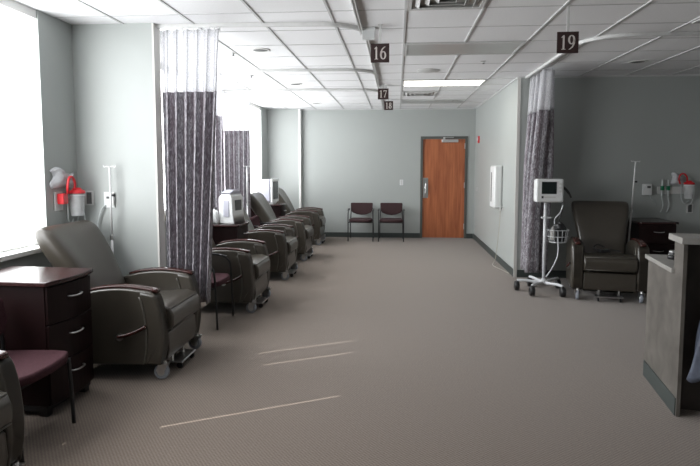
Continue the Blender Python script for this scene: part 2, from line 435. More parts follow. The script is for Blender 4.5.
# ------------------------------------------------------------------ ceiling fittings
def troffer(x0, y0, label, lit, w=2, group=None):
    t = thing('ceiling_light', label, 'ceiling light', (x0 + w * g / 2, y0 + g / 2, ZC), 0, group)
    a, b = w * g / 2 - .014, g / 2 - .013
    quick('fixture_frame', t, M['louver'], (-a, a, -b, -b + .025, -.016, .001), (-a, a, b - .025, b, -.016, .001), (-a, -a + .025, -b + .025, b - .025, -.016, .001), (a - .025, a, -b + .025, b - .025, -.016, .001))
    quick('diffuser', t, M['lamp'] if lit else M['lens'], (-a + .025, a - .025, -b + .025, b - .025, -.012, .001))
    return t
troffer(gx0, gy0 + 6 * g, 'lit fluorescent ceiling panel glowing warm white in front of the door', True)
troffer(gx0, gy0 + 2 * g, 'unlit grey ceiling light panel nearest the camera in the middle aisle', False)
troffer(gx0, gy0 + 10 * g, 'unlit ceiling light panel farthest back, right above the chairs and door', False)
troffer(gx0 + 4 * g, gy0 + 0 * g, 'unlit dark ceiling light panel over the alcove at the right edge', False)
def vent(x0, y0, label):
    t = thing('air_vent', label, 'vent', (x0 + g / 2, y0 + g / 2, ZC)); a = g / 2 - .014
    quick('vent_frame', t, M['louver'], (-a, a, -a, -a + .03, -.016, .001), (-a, a, a - .03, a, -.016, .001), (-a, -a + .03, -a + .03, a - .03, -.016, .001), (a - .03, a, -a + .03, a - .03, -.016, .001))
    quick('vent_backing', t, M['lam'], (-a + .03, a - .03, -a + .03, a - .03, -.003, .001))
    bm = BM()
    for r in (.06, .13, .20):
        for s in range(4):
            mt = Matrix.Rotation(s * PI / 2, 4, 'Z') @ Matrix.Translation((0, r + .02, -.011)) @ Matrix.Rotation(.6, 4, 'X')
            box(bm, -r - .02, r + .02, -.022, .022, -.0015, .0015, mtx=mt)
    obj('louver', bm, M['louver'], t)
vent(gx0, gy0 - 1 * g, 'square white louvred air vent at the top edge of the photo')
vent(gx0, gy0 + 8 * g, 'louvred air vent behind the lit ceiling panel')
def disc(name, label, cat, x, y, prof, m, group=None, inner=None):
    t = thing(name, label, cat, (x, y, ZC), 0, group)
    bm = BM(); lathe(bm, prof, seg=24); obj('trim_ring', bm, m, t, 'auto')
    if inner:
        bm = BM(); lathe(bm, inner[0], seg=20); obj(inner[2], bm, inner[1], t, 'auto')
disc('speaker_grille', 'round white ceiling speaker grille behind the unlit light panel', 'speaker', .4, 7.45, [(.15, .001), (.15, -.004), (.13, -.012), (.06, -.018), (.0005, -.019)], M['louver'])
for (x, y, l) in ((-1.46, 5.99, 'recessed ceiling downlight closest to the first curtain'), (-1.54, 8.5, 'recessed ceiling downlight in the middle of the left bays'),
                  (-1.6, 11.1, 'recessed ceiling downlight nearest the back wall on the left'), (2.84, 7.03, 'recessed ceiling downlight above the alcove recliner')):
    disc('downlight', l, 'ceiling light', x, y, [(.105, .001), (.105, -.006), (.085, -.010), (.080, -.002)], M['white'], 'recessed downlights', ([(.078, .001), (.078, -.004), (.04, -.0075), (.001, -.008)], M['outlet'], 'reflector'))
for (x, y, l) in ((1.01, 6.85, 'ceiling sprinkler right of the round speaker grille'), (1.03, 10.7, 'ceiling sprinkler beyond the lit panel, near the door'),
                  (-1.8, 6.13, 'ceiling sprinkler left of the front downlight'), (-2.0, 7.65, 'faint ceiling sprinkler above the second curtain')):
    disc('sprinkler', l, 'sprinkler', x, y, [(.035, .001), (.035, -.004), (.014, -.010), (.010, -.018), (.018, -.020), (.018, -.023), (.001, -.024)], M['chrome'], 'ceiling sprinklers', ([(.006, -.024), (.006, -.028), (.016, -.029), (.016, -.031), (.001, -.032)], M['outlet'], 'deflector'))

# curtain tracks
ZT = ZC - .032
def track(pts, label):
    bm = BM(); P = [Vector(p) for p in pts]; rings = []
    n = len(P)
    for i in range(n):
        t = (P[min(i + 1, n - 1)] - P[max(i - 1, 0)]).normalized(); a = Vector((t.y, -t.x, 0))
        rings.append([P[i] + a * u + Vector((0, 0, v)) for u, v in ((-.016, 0), (-.016, .030), (.016, .030), (.016, 0), (.006, 0), (.006, .012), (-.006, .012), (-.006, 0))])
    loft(bm, rings); o = obj('curtain_track', bm, M['duct'])
    o.location = (0, 0, 0); tag(o, label, 'curtain track', 'curtain tracks')
def arc(cx, cy, r, a0, a1, n=12): return [(cx + r * math.cos(math.radians(a0 + (a1 - a0) * k / n)), cy + r * math.sin(math.radians(a0 + (a1 - a0) * k / n)), ZT) for k in range(n + 1)]
XM = -.33
YT = (4.86, 7.18, 9.03)
track([(XM, YN + .02, ZT), (XM, 1, ZT), (XM, 3, ZT), (XM, YT[0] + .42, ZT)], 'straight grey curtain track running overhead toward the camera')
for i, y in enumerate(YT):
    x0 = WX + .014 if i == 0 else XL + .01
    end = (YT[i + 1] + .40) if i < 2 else YB - .01
    track([(x0, y, ZT), (-1.5, y, ZT)] + arc(XM - .36, y + .40 + .04, .40, -90, -6) + [(XM + .036, y + .46, ZT), (XM + .036, end, ZT)],
          ('curved ceiling curtain track carrying the front left curtain', 'curved ceiling curtain track of the second left bay', 'curved ceiling curtain track of the farthest left bay')[i])
track([(1.78, YA - .01, ZT), (1.78, 7, ZT)] + arc(1.78 + .45, 5.97, .45, 180, 270) + [(3, 5.52, ZT), (XE - .01, 5.52, ZT)], 'curved ceiling curtain track around the right alcove')

# number signs
def digit_strokes(ch):
    def ring(cx, cy, rx, ry, a0, a1, n=18): return [(cx + rx * math.cos(math.radians(a0 + (a1 - a0) * k / n)), cy + ry * math.sin(math.radians(a0 + (a1 - a0) * k / n))) for k in range(n + 1)]
    if ch == '1':
        return [([(.0, .05), (.0, .95)], [.16, .16]), ([(-.2, .025), (.2, .025)], [.05, .05]), ([(.05, .98), (-.05, .92), (-.2, .82)], [.1, .12, .05])]
    if ch in '69':
        r = ring(0, .32, .24, .29, 0, 360)
        w = [.07 + .10 * abs(math.cos(math.radians(k * 20))) for k in range(19)]
        t = [(-.27, .34), (-.23, .58), (-.08, .82), (.12, .95), (.24, .99)]; tw = [.14, .15, .13, .09, .05]
        S = [(r, w), (t, tw)]
        if ch == '9': S = [([(-a, 1 - b) for a, b in p], q) for p, q in S]
        return S
    if ch == '7':
        return [([(-.28, .92), (.30, .92)], [.13, .13]), ([(.28, .9), (.05, .45), (-.08, .02)], [.06, .12, .15]), ([(-.28, .95), (-.28, .76)], [.05, .05])]
    if ch == '8':
        return [(ring(0, .27, .23, .24, 0, 360), [.07 + .10 * abs(math.cos(math.radians(k * 20))) for k in range(19)]),
                (ring(0, .75, .19, .21, 0, 360), [.06 + .08 * abs(math.cos(math.radians(k * 20))) for k in range(19)])]
def sign(num, x, y, zt, s=.162, box_x=None):
    t = thing('number_sign', 'dark brown square hanging sign with cream number %s' % num, 'sign', (x, y, zt), 0, 'bay number signs')
    quick('sign_plate', t, M['sign'], (-s / 2, s / 2, -.006, .006, -s, 0), bev=.001)
    h = s * .68
    for i, ch in enumerate(num):
        bm = BM()
        for p, w in digit_strokes(ch):
            cx = (-.20 if i == 0 else .17) * s
            ribbon(bm, [(cx + a * h * .74, -s * .5 + (b - .5) * h) for a, b in p], [q * h * .78 for q in w], -.0085, -.006)
        o = obj('digit', bm, M['digit'], t); o['label'] = 'cream numeral %s' % ch
    bm = BM(); box(bm, -.01, .01, -.004, .004, -.02, ZC - zt - .0); box(bm, -.02, .02, -.012, .012, ZC - zt - .006, ZC - zt)
    obj('sign_stem', bm, M['louver'], t)
sign('16', -.155, 5.02, 2.655)
sign('17', -.215, 8.6, 2.75)
sign('18', -.16, 10.45, 2.77)
sign('19', 1.31, 4.55, 2.62)
for (x, y, l, hh) in ((-.262, 5.13, 'ribbed white call light box hanging beside the number 16 sign', .105), (-.22, 8.75, 'ribbed white call light box beside the number 17 sign', .06), (-.17, 10.6, 'ribbed white call light box beside the number 18 sign', .06)):
    t = thing('call_light', l, 'call light', (x, y, ZC), 0, 'bay call lights')
    bm = BM(); box(bm, -.06, .06, -.03, .03, -.03, .0, bev=.003)
    obj('light_housing', bm, M['plastic'], t)
    bm = BM(); box(bm, -.055, .055, -.026, .026, -hh, -.03)
    for k in range(6): box(bm, -.05 + k * .019, -.044 + k * .019, -.032, -.026, -hh, -.03)
    obj('light_lens', bm, M['plastic'], t)

# ------------------------------------------------------------------ curtains
def curtain(x0, x1, y, zb, zf, pleats, amp, label, taper=0.0, axis='x', drift=0.0):
    L = x1 - x0
    t = thing('privacy_curtain', label, 'curtain', ((x0, y, 0) if axis == 'x' else (y, x0, 0)), 0 if axis == 'x' else PI / 2, 'privacy curtains')
    N = pleats * 14
    ph = [random.uniform(-.5, .5) for _ in range(pleats + 1)]; am = [random.uniform(.75, 1.15) for _ in range(pleats + 1)]
    def pt(u, z):
        k = min(int(u * pleats), pleats - 1); f = u * pleats - k
        A = am[k] * (1 - f) + am[k + 1] * f; P = ph[k] * (1 - f) + ph[k + 1] * f
        h = (ZT - z) / ZT
        a = 2 * PI * u * pleats + P * .6 + .25 * math.sin(3 * h + 5 * u)
        uu = u * (1 - taper * h) + drift * h
        return Vector((uu * L + .25 * amp * math.sin(2 * a), amp * A * math.sin(a) * (.55 + .45 * min(1, h * 2.2)), z))
    def sheet(z0, z1, nz, m, name):
        bm = BM(); uvl = bm.loops.layers.uv.new('UVMap')
        G = [[bm.verts.new(pt(i / N, z0 + (z1 - z0) * j / nz)) for j in range(nz + 1)] for i in range(N + 1)]
        s = [0]
        for i in range(N): s.append(s[-1] + (G[i + 1][0].co - G[i][0].co).length)
        for i in range(N):
            for j in range(nz):
                f = bm.faces.new([G[i][j], G[i + 1][j], G[i + 1][j + 1], G[i][j + 1]])
                for l, (a, b) in zip(f.loops, ((i, j), (i + 1, j), (i + 1, j + 1), (i, j + 1))):
                    l[uvl].uv = (s[a], z0 + (z1 - z0) * b / nz)
        o = obj(name, bm, m, t, True)
        md = o.modifiers.new('thick', 'SOLIDIFY'); md.thickness = .002; md.offset = 0
        return o
    sheet(zb, zf, 26, M['curtain'], 'curtain_fabric')
    sheet(zf, ZT - .02, 8, M['net'], 'mesh_header')
    for k in range(pleats * 2):
        p = pt((k + .5) / (pleats * 2), ZT - .02)
        bm = BM(); box(bm, p.x - .004, p.x + .004, -.004, .004, ZT - .035, ZT + .002); obj('curtain_hook', bm, M['plastic'], t)
    return t
curtain(-2.075, -1.53, YT[0], .36, 2.235, 6, .062, 'long plum grey curtain bunched beside the near wing wall', taper=.30)
curtain(-2.80, -2.24, YT[1], .36, 2.235, 7, .05, 'grey curtain mostly hidden behind the front left curtain', taper=.04)
curtain(-2.86, -2.38, YT[2], .36, 2.16, 6, .045, 'grey curtain hanging in front of the farthest left window', taper=.08)
curtain(7.12, 8.00, 1.865, .17, 2.28, 5, .155, 'plum grey curtain at the wall corner behind the monitor stand', axis='y', taper=.5, drift=.48)

# ------------------------------------------------------------------ recliners
def caster(parent, x, y, sd=1):
    bm = BM()
    tube(bm, [(x, y, .14), (x, y, .118)], .016, 10)
    prism(bm, [(y - .035, .118), (y + .035, .118), (y + .055, .07), (y + .03, .045), (y - .01, .07)], x - .030, x - .0245, 'yz')
    prism(bm, [(y - .035, .118), (y + .035, .118), (y + .055, .07), (y + .03, .045), (y - .01, .07)], x + .0245, x + .030, 'yz')
    box(bm, x - .030, x + .030, y - .035, y + .035, .116, .122)
    c = obj('caster', bm, M['chrome'], parent)
    bm = BM(); lathe(bm, [(.036, -.019), (.052, -.018), (.057, -.009), (.057, .009), (.052, .018), (.036, .019)], (x, y + .02, .057), 'x', 20)
    obj('wheel', bm, M['wheel'], c, 'auto')
    bm = BM(); lathe(bm, [(.028, -.0235), (.030, -.020), (.030, .020), (.028, .0235)], (x, y + .02, .057), 'x', 14)
    obj('hub', bm, M['chrome'], c)

ARM = smooth_path([(-.405, .125, 0), (-.428, .25, 0), (-.430, .38, 0), (-.410, .54, 0), (-.365, .655, 0), (-.25, .682, 0), (-.10, .690, 0), (.08, .672, 0), (.24, .625, 0), (.33, .57, 0)], 4)
ARM = [(p.x, p.y) for p in ARM] + [(.34, .40), (.30, .115)]
CAP = smooth_path([(-.385, .668, 0), (-.25, .690, 0), (-.10, .698, 0), (.06, .684, 0), (.18, .655, 0)], 5)
def make_recliner(label):
    t = thing('recliner', label, 'recliner', group='vinyl recliners')
    for s in (-1, 1):
        bm = BM(); prism(bm, ARM, s * .295, s * .41, 'yz', bev=.016, seg=3)
        a = obj('arm', bm, M['vinyl'], t, 'auto')
        bm = BM()
        fp_ = [p for p in ARM[:17]]
        back = [(p[0] + .125, p[1]) for p in reversed(fp_)]
        back[0] = (fp_[-1][0] + .10, fp_[-1][1] + .018)
        prism(bm, fp_ + back, s * .288, s * .418, 'yz', bev=.026, seg=4); obj('arm_front', bm, M['vinyl'], t, 'auto'); bm = BM()
        rings = []
        for i, p in enumerate(CAP):
            hw = .034 if 0 < i < len(CAP) - 1 else .022
            if i == 1: hw = .036
            cx = s * .352
            rings.append([(cx - hw, p.x, p.y - .012), (cx - hw, p.x, p.y + .006), (cx - hw + .008, p.x, p.y + .012), (cx + hw - .008, p.x, p.y + .012), (cx + hw, p.x, p.y + .006), (cx + hw, p.x, p.y - .012)])
        loft(bm, rings); obj('arm_cap', bm, M['armwood'], a, 'auto')
        bm = BM()
        for e in (.300, .405):
            tube(bm, [(s * (e + (.008 if e > .35 else -.010)), p[0] + .122, p[1]) for p in ARM[0:16]], .0055, 6)
        obj('welt', bm, M['vinyl_pipe'], a, True)
    # seat cushion
    prof = [(-.36, .345), (-.435, .352), (-.462, .39), (-.464, .46), (-.44, .52), (-.36, .545), (-.1, .522), (.12, .49), (.20, .47), (.20, .345)]
    bm = BM(); prism(bm, prof, -.288, .288, 'yz', bev=.02, seg=3); sc_ = obj('seat_cushion', bm, M['vinyl'], t, 'auto')
    bm = BM(); tube(bm, [(-.27, -.456, .372), (.27, -.456, .372)], .005, 6); tube(bm, [(-.27, -.441, .518), (.27, -.441, .518)], .005, 6); obj('welt', bm, M['vinyl_pipe'], sc_, True)
    prof = [(-.36, .12), (-.41, .13), (-.428, .20), (-.422, .32), (-.40, .335), (-.34, .335), (-.34, .10)]
    bm = BM(); prism(bm, prof, -.285, .285, 'yz', bev=.012, seg=2); obj('front_panel', bm, M['vinyl'], t, 'auto')
    # backrest: reclined, wider at the top, with forward wings
    rings = []
    ax = [(.12, .40, .262, .12), (.18, .50, .268, .15), (.26, .62, .282, .175), (.34, .74, .305, .185), (.415, .86, .328, .18), (.485, .965, .348, .17), (.538, 1.05, .356, .145), (.563, 1.095, .348, .10), (.575, 1.113, .322, .05)]
    for i, (y, z, hw, th) in enumerate(ax):
        a = ax[max(i - 1, 0)]; b = ax[min(i + 1, len(ax) - 1)]; dv = Vector((0, b[0] - a[0], b[1] - a[1])).normalized(); nf = Vector((0, -dv.z, dv.y))
        ring = []; n = 12
        for k in range(n + 1):
            u = -1 + 2 * k / n
            d_ = th / 2 * (1 - .55 * abs(u) ** 6) + .055 * (abs(u) ** 3) * min(1, max(0, (z - .5) / .3)) * min(1, max(0, (1.13 - z) / .08))
            ring.append(Vector((u * hw, y, z)) + nf * d_)
        for k in range(n + 1):
            u = 1 - 2 * k / n; d_ = th / 2 * (1 - .5 * abs(u) ** 6)
            ring.append(Vector((u * hw * .985, y, z)) - nf * d_)
        rings.append(ring)
    bm = BM(); loft(bm, rings); bk = obj('backrest', bm, M['vinyl'], t, True)
    md = bk.modifiers.new('sub', 'SUBSURF'); md.levels = 1; md.render_levels = 2
    # underframe, footplate, lever
    bm = BM(); box(bm, -.29, .29, -.30, .28, .12, .30); box(bm, -.27, -.24, -.33, .30, .10, .13); box(bm, .24, .27, -.33, .30, .10, .13)
    obj('base_frame', bm, M['blackplastic'], t)
    bm = BM(); box(bm, -.15, .15, -.47, -.36, .052, .064, bev=.003); box(bm, -.12, -.10, -.38, -.28, .06, .13); box(bm, .10, .12, -.38, -.28, .06, .13)
    fp = obj('footplate', bm, M['chrome'], t)
    for x in (-.12, .12):
        bm = BM(); lathe(bm, [(.020, -.01), (.024, -.008), (.024, .008), (.020, .01)], (x, -.44, .0255), 'x', 14); obj('roller', bm, M['blackplastic'], fp)
    bm = BM(); tube(bm, [(-.410, -.115, .335), (-.432, -.115, .335)], .022, 14); lathe(bm, [(.026, -.004), (.026, .004)], (-.435, -.115, .335), 'x', 16)
    lv = obj('recline_lever', bm, M['chrome'], t)
    bm = BM(); tube(bm, smooth_path([(-.440, -.10, .34), (-.445, -.17, .355), (-.440, -.25, .385), (-.435, -.315, .42)], 4), [.010] + [.013] * 11 + [.015], 10)
    obj('lever_grip', bm, M['armwood'], lv, True)
    for x in (-.345, .345):
        caster(t, x, -.41); caster(t, x, .24)
    return t
rec = make_recliner('taupe vinyl recliner between near cabinet and wing wall')
rec.location = (-2.13, 4.29, 0); rec.rotation_euler.z = PI / 2
rec['group'] = 'vinyl recliners'
for (x, y, rz, l) in ((-1.95, 6.19, PI / 2, 'taupe vinyl recliner behind the armed burgundy chair and front curtain'),
                      (-1.93, 7.93, PI / 2, 'taupe vinyl recliner just beyond the cabinet with white machine'),
                      (-1.93, 9.50, PI / 2, 'taupe vinyl recliner second from the back wall on the left'),
                      (-1.95, 11.40, PI / 2, 'taupe vinyl recliner farthest back, nearest the back wall'),
                      (-2.27, 2.15, PI / 2, 'recliner cut off at the bottom left corner of the photo'),
                      (2.565, 7.10, -0.19, 'brown grey recliner in the right alcove facing the camera')):
    dup(rec, (x, y, 0), rz, l)

# ------------------------------------------------------------------ burgundy chairs
def make_chair(label, arms=True, dark=False):
    t = thing('side_chair' if not arms else 'arm_chair', label, 'chair', group=None)
    ms = M['burgdark'] if dark else M['burg']
    # seat: rounded, front at -y
    out = []
    for x, y in ((-.21, .20), (-.235, .05), (-.25, -.12), (-.235, -.21), (-.15, -.25), (0, -.262), (.15, -.25), (.235, -.21), (.25, -.12), (.235, .05), (.21, .20)): out.append((x, y))
    bm = BM(); prism(bm, out, .405, .462, 'xy', bev=.018, seg=3); obj('seat', bm, ms, t, 'auto')
    # backrest with curved lower edge
    pr = [(-.225, .785), (.225, .785), (.24, .77), (.234, .64), (.20, .575), (.10, .535), (0, .522), (-.10, .535), (-.20, .575), (-.234, .64), (-.24, .77)]
    bm = BM(); prism(bm, pr, .19, .228, 'xz', bev=.012, seg=3)
    for v in bm.verts: v.co.y += (v.co.z - .55) * .22 - .12 * (v.co.x / .23) ** 2 * .35
    obj('backrest', bm, ms, t, 'auto')
    for s in (-1, 1):
        X = s * .262
        if arms:
            bm = BM(); tube(bm, smooth_path([(X, -.245, 0.0), (X, -.235, .30), (X, -.225, .52), (X, -.20, .60), (X, -.12, .645), (X, 0, .655), (X, .14, .655), (X, .22, .63)], 4), .011, 8)
            obj('leg', bm, M['black'], t, True)
            bm = BM(); prism(bm, [(-.19, .640), (-.10, .662), (.02, .668), (.14, .668), (.14, .655), (0, .652), (-.11, .643)], X - .02, X + .02, 'yz'); obj('armrest', bm, M['blackplastic'], t)
        else:
            bm = BM(); tube(bm, smooth_path([(X - s * .02, -.225, 0.0), (X - s * .02, -.215, .25), (X - s * .02, -.205, .41)], 4), .012, 8)
            obj('leg', bm, M['black'], t, True)
        bm = BM(); tube(bm, smooth_path([(X - s * .01, .30, 0.0), (X - s * .012, .26, .25), (X - s * .02, .215, .45), (X - s * .03, .225, .60), (X - s * .04, .25, .72)], 4), .011, 8)
        obj('leg', bm, M['black'], t, True)
    bm = BM()
    for y in (-.20, .19): tube(bm, [(-.26, y, .395), (.26, y, .395)], .010, 8)
    for s in (-1, 1): tube(bm, [(s * .245, -.20, .395), (s * .245, .215, .395)], .010, 8)
    obj('seat_frame', bm, M['black'], t, True)
    return t
ch = make_chair('left of two dark burgundy armchairs against the back wall', dark=True)
ch.location = (-.755, 11.90, 0); ch['group'] = 'waiting chairs by the back wall'
dup(ch, (-.115, 11.90, 0), 0, 'right of two dark burgundy armchairs, nearer the wood door', 'waiting chairs by the back wall')
c2 = make_chair('burgundy armchair in front of the second left recliner, partly behind curtain')
c2.location = (-1.97, 5.46, 0); c2.rotation_euler.z = PI / 2; c2['group'] = 'burgundy bedside chairs'
dup(c2, (-2.03, 8.64, 0), PI / 2, 'burgundy armchair squeezed between two far left recliners', 'burgundy bedside chairs')
c3 = make_chair('armless burgundy chair beside the near drawer cabinet', arms=False)
c3.location = (-2.21, 2.96, 0); c3.rotation_euler.z = PI / 2

# ------------------------------------------------------------------ bedside cabinets
def make_cabinet(label, W=.47, D=.60, Hh=.87):
    t = thing('bedside_cabinet', label, 'cabinet', group='dark cherry bedside cabinets')
    hw = W / 2
    def bow(off, yb, n=10): return [(-hw - off + (W + 2 * off) * k / n, -D / 2 - off - .035 * (1 - (2 * k / n - 1) ** 2)) for k in range(n + 1)] + [(hw + off, yb), (-hw - off, yb)]
    bm = BM(); prism(bm, bow(-.006, D / 2), .07, Hh - .03, 'xy', bev=.003, seg=1)
    obj('cabinet_body', bm, M['cherry'], t)
    bm = BM(); prism(bm, [(-hw + .005, -D / 2 + .02), (hw - .005, -D / 2 + .02), (hw - .005, D / 2 - .01), (-hw + .005, D / 2 - .01)], .035, .07, 'xy')
    for x in (-hw + .04, hw - .04):
        for y in (-D / 2 + .05, D / 2 - .05): box(bm, x - .025, x + .025, y - .025, y + .025, 0, .036)
    obj('plinth', bm, M['blackplastic'], t)
    bm = BM(); prism(bm, bow(.018, D / 2 + .005), Hh - .03, Hh, 'xy', bev=.006, seg=2); obj('cabinet_top', bm, M['cherrytop'], t, 'auto')
    zs = [(.085, .335), (.345, .585), (.595, .83)]
    for z0, z1 in zs:
        bm = BM(); n = 10
        f = [(-hw + .012 + (W - .024) * k / n, -D / 2 + .004 - .012 - .035 * (1 - ((2 * k / n - 1) * .95) ** 2)) for k in range(n + 1)]
        prism(bm, f + [(hw - .012, -D / 2 + .02), (-hw + .012, -D / 2 + .02)], z0, z1, 'xy', bev=.002, seg=1)
        dr = obj('drawer', bm, M['cherry'], t)
        zc = z1 - .085; y0 = -D / 2 - .043
        bm = BM(); tube(bm, smooth_path([(-.062, y0 + .004, zc), (-.056, y0 - .018, zc), (-.02, y0 - .026, zc - .003), (.02, y0 - .026, zc - .003), (.056, y0 - .018, zc), (.062, y0 + .004, zc)], 4), .0055, 8)
        obj('handle', bm, M['chrome'], dr, True)
    return t
cab = make_cabinet('dark cherry drawer cabinet nearest the camera, in front of recliner')
cab.location = (-2.46, 3.50, 0); cab.rotation_euler.z = PI / 2 - .06
dup(cab, (-2.24, 6.885, 0), PI / 2 - .03, 'dark cherry cabinet carrying a white machine, between left recliners')
dup(cab, (-2.45, 10.40, 0), PI / 2, 'dark cabinet under the far white monitor, between the last recliners')
dup(cab, (3.335, 7.74, 0), 0, 'dark cherry cabinet in the right alcove beside the recliner')

# ------------------------------------------------------------------ IV poles
def make_iv(label, h=1.58):
    t = thing('iv_pole', label, 'IV pole', group='IV poles')
    bm = BM(); tube(bm, [(0, 0, .03), (0, 0, .95)], .011, 10); tube(bm, [(0, 0, .94), (0, 0, h)], .009, 10); obj('pole', bm, M['steel'], t, True)
    bm = BM()
    for s in (-1, 1): tube(bm, smooth_path([(0, 0, h - .005), (s * .03, 0, h + .002), (s * .05, 0, h - .004), (s * .055, 0, h + .012)], 4), .0045, 8)
    obj('hook', bm, M['steel'], t, True)
    bm = BM(); lathe(bm, [(.013, -.02), (.017, -.016), (.017, .016), (.013, .02)], (0, 0, .96), 'z', 14); obj('collar', bm, M['chrome'], t)
    bm = BM(); tube(bm, [(.012, 0, h - .25), (.038, 0, h - .25)], [.008, .014], 10); obj('knob', bm, M['blackplastic'], t, True)
    bm = BM(); lathe(bm, [(.05, 0), (.05, .010), (.03, .028), (.012, .034)], (0, 0, 0), 'z', 20); obj('foot', bm, M['blackplastic'], t)
    return t
iv = make_iv('slim IV pole standing before the near wing wall')
iv.location = (-2.50, 4.71, 0)
dup(iv, (-2.36, 6.60, 0), 0, 'IV pole seen against the second grey curtain')
dup(iv, (-2.42, 8.91, 0), .1, 'IV pole rising in front of the farthest left curtain')
r = dup(iv, (3.0, 7.55, 0), .2, 'IV pole between the alcove recliner and alcove cabinet'); r.rotation_euler = (0, .045, 0)
r.scale = (1, 1, 1.04)

# ------------------------------------------------------------------ wall suction gear
def plate(name, label, cat, loc, rz, w, h, m=None, face=None, group=None):
    t = thing(name, label, cat, loc, rz, group)
    quick('cover_plate', t, m or M['plastic'], (-w / 2, w / 2, -.012, 0, -h / 2, h / 2), bev=.003)
    if face: quick('socket_face', t, face, (-w * .27, w * .27, -.016, -.012, -h * .4, h * .4), bev=.001)
    return t
def canister(loc, rz, label, s=1.0):
    t = thing('suction_canister', label, 'canister', loc, rz, 'suction canisters')
    bm = BM(); lathe(bm, [(.048, -.19), (.052, -.185), (.062, 0), (.062, .005)], (0, -.085, 0), 'z', 20); obj('canister_jar', bm, M['clear'], t, True)
    bm = BM(); lathe(bm, [(.067, 0), (.069, .008), (.066, .022), (.04, .034), (.03, .05), (.001, .052)], (0, -.085, .003), 'z', 20)
    box(bm, -.03, .0, -.10, -.06, .03, .052, bev=.004)
    obj('canister_lid', bm, M['redp'], t, 'auto')
    bm = BM(); box(bm, -.035, .035, -.02, 0, -.05, .01, bev=.003); tube(bm, [(math.cos(a) * .066, -.085 + math.sin(a) * .066, -.012) for a in [k * PI / 8 for k in range(16)]], .004, 6, closed=True)
    obj('bracket', bm, M['plastic'], t)
    bm = BM(); tube(bm, smooth_path([(-.03, -.085, .045), (-.035, -.09, .10), (-.07, -.09, .145), (-.115, -.09, .14), (-.14, -.09, .08), (-.11, -.07, .01)], 5), .011, 8); obj('red_hose', bm, M['redp'], t, True)
    bm = BM(); tube(bm, smooth_path([(.02, -.07, .035), (.07, -.06, .02), (.09, -.05, -.07), (.08, -.05, -.17), (.06, -.04, -.25), (.02, -.03, -.29)], 5), .005, 6); tube(bm, smooth_path([(-.08, -.03, -.01), (-.085, -.05, -.1), (-.07, -.04, -.2), (-.02, -.03, -.26), (.03, -.03, -.22)], 5), .005, 6)
    obj('clear_tubing', bm, M['tube'], t, True)
    return t
def pouch(loc, rz, label, w, h):
    t = thing('plastic_pouch', label, 'plastic bag', loc, rz, 'wrapped tubing bags')
    bm = BM(); n = 12; G = []
    rr = random.Random(int(w * 1000))
    for i in range(n + 1):
        for j in range(n + 1):
            u, v = i / n, j / n
            e = min(u, 1 - u, v, 1 - v) * 4; e = min(1, e)
            G.append(bm.verts.new(((u - .5) * w * (1.0 + .15 * math.sin(v * 7)), -.012 - .045 * e * (.7 + .5 * rr.random()), (v - .5) * h + .03 * math.sin(u * 6.0) * (v > .5))))
    for i in range(n):
        for j in range(n):
            bm.faces.new([G[i * (n + 1) + j], G[(i + 1) * (n + 1) + j], G[(i + 1) * (n + 1) + j + 1], G[i * (n + 1) + j + 1]])
    o = obj('wrap_film', bm, M['wrap'], t, True)
    md = o.modifiers.new('thick', 'SOLIDIFY'); md.thickness = .003
    bm = BM()
    tube(bm, [(math.cos(a) * w * .3, -.03, math.sin(a) * h * .28) for a in [k * PI / 9 for k in range(18)]], .006, 6, closed=True)
    tube(bm, [(math.cos(a) * w * .2, -.04, math.sin(a) * h * .2) for a in [k * PI / 9 for k in range(18)]], .006, 6, closed=True)
    obj('coiled_tubing', bm, M['tube'], t, True)
RL = PI / 2          # faces +x from the left wall
canister((XL, 4.64, 1.345), RL, 'red lidded suction canister on the left wall behind recliner')
pouch((XL + .002, 4.56, 1.475), RL, 'clear bag of coiled tubing above the left suction canister', .33, .15)
t = thing('suction_regulator', 'red suction regulator on the left wall next to window', 'regulator', (XL, 4.50, 1.31), RL)
quick('regulator_body', t, M['redp'], (-.035, .035, -.07, -.012, -.045, .045), bev=.006)
quick('cover_plate', t, M['plastic'], (-.06, .05, -.012, 0, -.10, .06), bev=.003)
plate('wall_outlet', 'double dark outlet in pale plate near corner on near wing wall', 'outlet', (-2.74, 4.80, 1.30), 0, .085, .13, M['louver'], M['outlet'])
t = thing('flowmeter', 'green oxygen flowmeter left of the dark outlet on wing wall', 'flowmeter', (-2.81, 4.80, 1.31), 0)
quick('flowmeter_body', t, M['green'], (-.018, .018, -.05, 0, -.025, .025), bev=.004)
bm = BM(); tube(bm, smooth_path([(.0, -.04, -.02), (.03, -.05, -.10), (.045, -.05, -.2), (.03, -.05, -.28)], 5), .005, 6); obj('tubing', bm, M['tube'], t, True)
t = plate('gas_outlet', 'white wall outlet with clear tube beside the near IV pole', 'outlet', (-2.555, 4.80, 1.285), 0, .10, .14, M['plastic'])
quick('outlet_socket', t, M['outlet'], (-.025, .015, -.016, -.012, .01, .03), bev=.002)
bm = BM(); box(bm, .03, .05, -.03, -.0125, -.05, .06, bev=.003)
obj('side_bar', bm, M['louver'], t)
bm = BM(); tube(bm, smooth_path([(-.03, -.012, -.05), (-.06, -.03, -.08), (-.10, -.03, -.2), (-.12, -.03, -.38)], 5), .006, 6); obj('tubing', bm, M['tube'], t, True)
